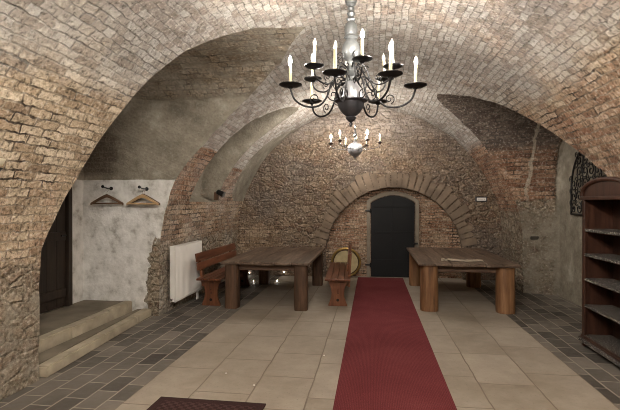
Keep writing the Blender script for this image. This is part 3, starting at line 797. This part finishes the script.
# ------------------------------------------------------------ black back door
t = bpy.data.objects.new('door_2', None); COL.objects.link(t); t.location = (.47, YB+.10, 0.0); tag(t, 'black iron door with a low arched top in the back wall', 'door', kind='structure')
dw, dh = .49, 1.70
def door_top(x, h0=dh, rise=.165, hw=dw): return h0+rise*(1-(x/hw)**2)
n = 24; prof = [(-dw, .01)]+[(-dw+2*dw*i/n, door_top(-dw+2*dw*i/n)) for i in range(n+1)]+[(dw, .01)]
b = MB(); b.prism(prof, 0.0, .05, 'y', .005); b.build('leaf', M['dark_iron_door'], t)
for z in (.35, 1.0, 1.6):
    b = MB(); b.box(-dw+.02, dw-.02, -.010, .002, z, z+.055, .003); b.build('crossbar', M['dark_iron_door'], t)
b = MB(); b.box(-.02, .02, -.008, .002, .02, 1.84, .002); b.build('seam_strip', M['dark_iron_door'], t)
for z in (.28, 1.52):
    b = MB(); b.tube([(-dw-.13, -.0, z), (-dw-.01, -.02, z)], .018).tube([(-dw-.01, -.02, z-.05), (-dw-.01, -.02, z+.05)], .02); b.build('hinge', M['iron'], t)
b = MB(); b.box(dw-.02, dw+.07, -.03, .02, .76, .80, .004); b.build('latch', M['iron'], t)
o_in = [(-dw-.015, 0)]+[(-dw-.015+(2*dw+.03)*i/n, door_top(-dw-.015+(2*dw+.03)*i/n, dh+.015, .165, dw+.015)) for i in range(n+1)]+[(dw+.015, 0)]
o_out = [(-dw-.10, 0)]+[(-dw-.10+(2*dw+.2)*i/n, door_top(-dw-.10+(2*dw+.2)*i/n, dh+.05, .22, dw+.10)) for i in range(n+1)]+[(dw+.10, 0)]
b = MB(); k = len(o_in)
for i in range(k-1):
    q = [o_in[i], o_in[i+1], o_out[i+1], o_out[i]]
    A_ = [b.bm.verts.new((x, .0, z)) for x, z in q]; B_ = [b.bm.verts.new((x, .065, z)) for x, z in q]
    b.bm.faces.new(A_); b.bm.faces.new(B_[::-1])
    for j in range(4): b.bm.faces.new((A_[j], B_[j], B_[(j+1) % 4], A_[(j+1) % 4]))
b.build('plaster_surround', M['surround'], t)

# round dish by the bench
t = thing('round_tray', 'large round brass tray leaning on the back wall beside the black door', 'tray', (-.585, YB-.10, .004), 0)
mt = Matrix.Translation((0, 0, .355)) @ Matrix.Rotation(R(90+8), 4, 'X')
b = MB(); b.lathe([(.01, .0), (.23, .0), (.28, .012), (.29, .02), (.28, .026), (.225, .014), (.01, .014)], seg=40, mat=mt); b.build('dish', M['dish'], t, True)
b = MB(); ring = [(.318+.027*cos(a_), .014+.02*sin(a_)) for a_ in [2*pi*i/10 for i in range(11)]]; b.lathe(ring, seg=44, mat=mt, caps=False); b.build('rim', M['brass'], t, True)
b = MB(); ring = [(.283+.010*cos(a_), .022+.012*sin(a_)) for a_ in [2*pi*i/8 for i in range(9)]]; b.lathe(ring, seg=44, mat=mt, caps=False); b.build('inner_ring', M['rim'], t, True)

# wall sign
t = thing('wall_sign', 'small white sign in a grey frame on the back wall right of the door', 'sign', (2.38, YB-.04, 1.785))
b = MB(); b.box(-.125, .125, 0, .04, -.055, .055, .004); b.build('frame', M['pewter'], t)
b = MB(); b.box(-.098, .10, -.004, .004, -.034, .032, .002); b.build('sign_plate', M['enamel'], t)
for x, ww, hh in ((-.06, .009, .004), (-.035, .009, .004), (-.01, .009, .004), (.015, .009, .004), (.058, .008, .008)):
    b = MB(); b.box(x-ww, x+ww, -.006, -.003, -hh, hh, 0); b.build('faded_letter', M['pewter'], t)
# spotlight on the left rib
t = thing('spotlight', 'small metal spotlight on the foot of the second brick rib', 'lamp', (-2.97, 8.40, 1.86))
b = MB(); b.box(-.06, .02, -.035, .035, -.10, .05, .006); b.build('wall_bracket', M['table_leg'], t, label='wooden wall bracket')
b = MB(); mt = Matrix.Translation((.05, -.02, .04)) @ Matrix.Rotation(R(115), 4, 'Y'); b.lathe([(.03, -.06), (.05, -.04), (.055, .08), (.048, .085), (.04, .05)], seg=18, mat=mt); b.build('housing', M['iron'], t, True)
b = MB(); b.lathe([(.05, .086), (.06, .086), (.06, .10), (.05, .10)], seg=18, mat=mt); b.build('rim', M['silver'], t, True)

# small glowing dots on dark bases below the left table
for px, py, lb in ((249.5, 274, 'tiny glowing dot on the wall under the left table, left of its dark rear leg'), (253.5, 281, 'tiny glowing dot on the floor under the left table, left of its dark rear leg'),
                   (277, 281, 'tiny glowing dot on the floor under the left table, right of its dark rear leg'), (284, 273.5, 'tiny glowing dot on the wall under the left table, right of its dark rear leg')):
    u = (px-310)/450; c, s_ = cos(R(7.84)), sin(R(7.84)); yy = YB-.02 if py < 275 else YB-.55
    D = yy/(c+u*s_); z = max(1.7+(203-py)/450*D, .02)
    if py > 275: D = 765/(py-.9-203+2.2); yy = D*(c+u*s_); z = .0
    t = thing('glow_dot', lb, 'lamp', (D*(-s_+u*c), yy, z), 0, 'tiny glowing dots under the left table')
    b = MB(); b.lathe([(.014, 0), (.015, .006), (.010, .02)], seg=10); b.build('base', M['iron'], t)
    b = MB(); b.lathe([(.005, .02), (.009, .026), (.010, .032), (.007, .040), (.002, .043)], seg=10); b.build('bulb', M['spark'], t, True)

# ------------------------------------------------------------ window grille in the right bay
GX, GC = 3.36, 7.20
t = thing('window_grille', 'black wrought iron scroll grille on the arched right bay wall', 'grille', (GX, GC, 1.51))
def garch(f):                                   # outline point, f 0..1 from far foot over the top to near foot
    a_ = pi*f; return (.99*cos(a_), .38+.86*sin(a_)**.9 if 0 < f < 1 else .38)
b = MB(); ol = [(0, .99, 0), (0, .99, .2)]+[(0, *garch(i/28)) for i in range(29)]+[(0, -.99, .2), (0, -.99, 0)]
b.tube(ol, .017, 6, True); b.build('frame', M['iron'], t)
def spiral(cy, cz, r, a0, turns, sgn=1):
    return [(0, cy+r*(1-.8*k/22)*cos(a0+sgn*turns*2*pi*k/22), cz+r*(1-.8*k/22)*sin(a0+sgn*turns*2*pi*k/22)) for k in range(23)]
b = MB(); 
for gy in [-.9+.2*i for i in range(10)]:
    for gz in [.10+.2*j for j in range(6)]:
        hz = .38+.86*sqrt(max(0, 1-(gy/.99)**2))
        if gz+.08 > hz or abs(gy) > .9: continue
        r_ = .098; a0 = rng.uniform(0, 6.28)
        b.tube(spiral(gy, gz, r_, a0, 1.25, rng.choice((-1, 1))), .0105, 5)
        b.tube(spiral(gy+.1, gz+.1, .06, a0+2, 1.1, 1), .008, 5)
b.build('scrollwork', M['iron'], t)
b = MB()
for gy in (-.6, -.2, .2, .6): b.tube([(.012, gy, 0), (.012, gy, .38+.82*sqrt(1-(gy/.99)**2))], .009, 6)
b.build('upright_bar', M['iron'], t)
for gy, gz in ((.99, .1), (-.99, .1), (.7, .98), (-.7, .98)):
    b = MB(); b.box(-.01, .06, gy-.02, gy+.02, gz-.02, gz+.02); b.build('wall_anchor', M['iron'], t)

b = MB(); b.box(2.95, 3.32, 8.90, 9.02, 1.02, 1.075, .012, jit=.01); o = b.build('trim_3', M['slot_shade']); tag(o, 'dark block coloured as a shaded slot in the far side of the right bay', 'slot_shade', kind='structure')  # dark block in the jamb, its colour standing in for a shaded slot

# ------------------------------------------------------------ bookcase
t = thing('bookcase', 'dark mahogany open bookcase with arched top against the right wall', 'bookcase', (2.49, 5.25, 0), 0)
dp = .33; hwd = .50
for sy in (-1, 1):
    b = MB(); b.box(0, dp, sy*(hwd-.0175)-.0175, sy*(hwd-.0175)+.0175, .085, 1.74, .004); b.build('side_panel', M['mahogany'], t)
    b = MB(); b.box(-.012, .03, sy*(hwd-.03)-.03, sy*(hwd-.03)+.03, .09, 1.735, .006); b.build('front_stile', M['mahogany'], t)
b = MB(); b.box(dp-.018, dp, -hwd+.03, hwd-.03, .09, 1.735, .002); b.build('back_panel', M['mahogany'], t)
for z in (.50, .81, 1.10, 1.39):
    b = MB(); b.box(.0, dp-.02, -hwd+.036, hwd-.036, z-.028, z, .004); sh = b.build('shelf', M['mahogany'], t)
    b = MB(); b.box(-.006, dp-.03, -hwd+.062, hwd-.062, z+.0005, z+.007, .002).box(-.010, -.002, -hwd+.062, hwd-.062, z-.022, z+.007, .002); b.build('shelf_liner', M['fleck'], sh, label='dark shelf liner with pale flecks')
b = MB(); b.box(-.035, dp, -hwd-.03, hwd+.03, .055, .115, .012).box(-.02, dp, -hwd-.015, hwd+.015, .115, .14, .006); b.build('plinth', M['mahogany'], t)
b = MB(); b.box(.0, dp-.03, -hwd+.04, hwd-.04, .1405, .147, .002).box(-.043, -.034, -hwd-.02, hwd+.02, .062, .112, .002); b.build('base_liner', M['fleck'], t)
for sy in (-1, 1):
    for xx in (.03, dp-.06):
        b = MB(); b.lathe([(.025, 0), (.042, .012), (.045, .03), (.03, .055)], (xx, sy*(hwd-.02), 0), 16); b.build('foot', M['mahogany'], t, True)
b = MB(); b.box(-.03, dp, -hwd-.025, hwd+.025, 1.735, 1.775, .008); b.build('cornice', M['mahogany'], t)
n = 24; arc_ = [(hwd*cos(pi*i/n), 1.775+.165*sin(pi*i/n)**.8 if 0 < i < n else 1.775) for i in range(n+1)]
b = MB(); b.prism(arc_, .0, dp-.01, 'x', .004); b.build('arched_pediment', M['mahogany'], t)
b = MB(); pts_ = [(-.01, (hwd+.005)*cos(pi*i/n), 1.785+.175*sin(pi*i/n)**.8 if 0 < i < n else 1.785) for i in range(n+1)]
b.tube(pts_, .024, 8); b.build('arch_moulding', M['mahogany'], t)
b = MB(); b.lathe([(.004, -.02), (.02, -.012), (.02, .012), (.004, .02)], (dp-.03, .15, 1.55), 12, Matrix.Rotation(pi/2, 4, 'Y')); b.build('hook', M['iron'], t)

# ------------------------------------------------------------ chandeliers
def tag_arm(): pass
def spline(pts, n=8):
    P_ = [Vector(p) for p in pts]; out = []
    for i in range(len(P_)-1):
        p0, p1, p2, p3 = P_[max(i-1, 0)], P_[i], P_[i+1], P_[min(i+2, len(P_)-1)]
        for k in range(n):
            f = k/n; out.append(.5*((2*p1)+(-p0+p2)*f+(2*p0-5*p1+4*p2-p3)*f*f+(-p0+3*p1-3*p2+p3)*f**3))
    out.append(P_[-1]); return out
def arm_set(t, ang, prof, pan_r, pan_z, pan_rad, arm_r, cand_h, lit, amat, tilt, scrolls, litmat=None):
    d = Vector((cos(ang), sin(ang), 0)); T = lambda r_, z_: (d*r_+Vector((0, 0, z_)))
    b = MB(); pts = spline([T(r_, z_) for r_, z_ in prof]); b.tube(pts, arm_r, 8)
    if scrolls:
        for (cr, cz, rr, a0, tn, sg) in scrolls:
            sp = [T(cr+rr*(1-.75*k/18)*cos(a0+sg*tn*2*pi*k/18), cz+rr*(1-.75*k/18)*sin(a0+sg*tn*2*pi*k/18)) for k in range(19)]
            b.tube(sp, arm_r*.55, 6)
    arm = b.build('arm', amat, t, True)
    c = T(pan_r, pan_z)
    b = MB(); b.lathe([(.012, -.035), (.02, -.03), (.03, -.018), (pan_rad*.7, -.012), (pan_rad, .004), (pan_rad*1.0, .010), (pan_rad*.75, .0), (.02, -.004)], c, 24); b.build('drip_pan', amat, arm, True)
    tm = Matrix.Rotation(tilt[0], 4, 'X') @ Matrix.Rotation(tilt[1], 4, 'Y')
    b = MB(); b.lathe([(.021, 0), (.021, .03), (.0165, .034)], c, 12, tm); b.build('candle_cup', amat, arm, True)
    b = MB(); b.lathe([(.0155, .03), (.0155, cand_h), (.012, cand_h+.006)], c, 12, tm); b.build('candle_sleeve', M['candle'], arm, True)
    b = MB(); b.lathe([(.008, cand_h+.006), (.0155, cand_h+.02), (.018, cand_h+.034), (.0145, cand_h+.055), (.006, cand_h+.08), (.002, cand_h+.09)], c, 8, tm); b.build('bulb', (litmat or M['lit']) if lit else M['unlit'], arm, True)
def hang(t, z0, z1, mat):
    """chain from the column to the vault"""
    b = MB(); z = z0; k = 0; lh = .075
    while z < z1-.06:
        pts = [((.016*cos(a_)) if k % 2 else 0, 0 if k % 2 else .016*cos(a_), z+lh/2+(lh/2)*sin(a_)) for a_ in [2*pi*i/12 for i in range(12)]]
        b.tube(pts, .0045, 6, True); z += lh-.012; k += 1
    b.lathe([(.004, z1-.08), (.03, z1-.06), (.06, z1-.02), (.065, z1)], seg=16)
    b.build('hanging_chain', mat, t, True)
def big_chandelier(label, loc, lit_lo, lit_up, litmat=None):
    t = thing('chandelier', label, 'chandelier', loc, 0)
    b = MB(); b.lathe([(.004, -.235), (.016, -.22), (.02, -.20), (.012, -.185), (.03, -.175), (.055, -.15), (.06, -.135), (.05, -.125), (.10, -.085), (.138, -.03), (.15, .02), (.185, .036), (.185, .046), (.15, .052), (.13, .09), (.095, .13), (.06, .15)], seg=32); b.xf(Matrix.Translation((0, 0, -.085)) @ Matrix.Diagonal((.95, .95, 1.0, 1))); b.build('globe', M['pewter'], t, True)
    b = MB(); b.lathe([(.143, -.036), (.14, .01), (.115, .07), (.08, .12), (.055, .15)], seg=32); b.build('dome', M['dome'], t, True)
    b = MB(); b.lathe([(.055, .15), (.045, .17), (.04, .21), (.06, .235), (.07, .26), (.05, .30), (.035, .34), (.04, .37), (.075, .40), (.095, .44), (.10, .49), (.085, .55), (.06, .585), (.05, .60), (.075, .62), (.06, .645), (.07, .70), (.06, .76), (.035, .79), (.05, .81), (.03, .84), (.045, .87), (.025, .90), (.035, .93), (.025, .945), (.05, .965), (.05, .985), (.025, 1.0), (.01, 1.01)], seg=24); b.build('column', M['silver'], t, True)
    hang(t, 1.0, 3.83-loc[2], M['silver'])
    for i, a_ in enumerate((260, 306, 352, 64, 136, 206)):
        arm_set(t, R(a_), [(.05, .17), (.14, .20), (.22, .12), (.27, -.02), (.36, -.12), (.50, -.135), (.61, -.08), (.655, .01), (.66, .04)], .66, .065, .116, .0105, .21, i in lit_lo, M['iron'],
                (rng.uniform(-.05, .05), rng.uniform(-.05, .05)),
                [(.20, .0, .07, .8, 1.2, -1), (.40, -.05, .055, -1.2, 1.25, 1), (.14, .27, .05, .4, 1.2, 1)], litmat)
    for i, a_ in enumerate((286, 338, 38, 98, 158, 220)):
        arm_set(t, R(a_), [(.05, .30), (.12, .33), (.18, .25), (.22, .15), (.30, .09), (.40, .11), (.455, .17), (.46, .225)], .46, .245, .10, .009, .20, i in lit_up, M['iron'],
                (rng.uniform(-.08, .08), rng.uniform(-.08, .08)),
                [(.16, .14, .05, .8, 1.2, -1), (.30, .16, .04, -1.2, 1.2, 1), (.13, .40, .045, .2, 1.25, 1)], litmat)
    return t
big_chandelier('large black iron chandelier with two tiers of candle arms in the foreground', (-.22, 4.76, 2.82), (1, 2, 5), (0,))
# the same fitting added unseen over the near end, to light the foreground
big_chandelier('added unseen black iron chandelier lighting the near end of the hall', (-.22, .45, 2.82), range(6), range(6), M['lit_added'])
t = thing('chandelier', 'small chrome ball chandelier with six arms, farther off below the back vault', 'chandelier', (-.335, 9.04, 2.78))
b = MB(); b.lathe([(.004, -.20), (.016, -.185), (.02, -.165), (.05, -.145), (.105, -.105), (.142, -.05), (.152, 0), (.142, .05), (.105, .10), (.05, .125), (.035, .13)], seg=28); b.build('globe', M['dome'], t, True)
b = MB(); b.lathe([(.035, .12), (.05, .14), (.03, .17), (.02, .22), (.04, .26), (.045, .30), (.02, .34), (.015, .42), (.03, .45), (.012, .50)], seg=18); b.build('column', M['chrome'], t, True)
hang(t, .49, 3.83-2.78, M['chrome'])
for i, a_ in enumerate((176, 236, 300, 0, 63, 116)):
    arm_set(t, R(a_), [(.10, .04), (.20, -.01), (.32, .0), (.42, .02), (.48, .05), (.49, .09)], .49, .12, .05, .008, .10, i in (0, 1, 2, 4), M['chrome'], (0, 0), None)
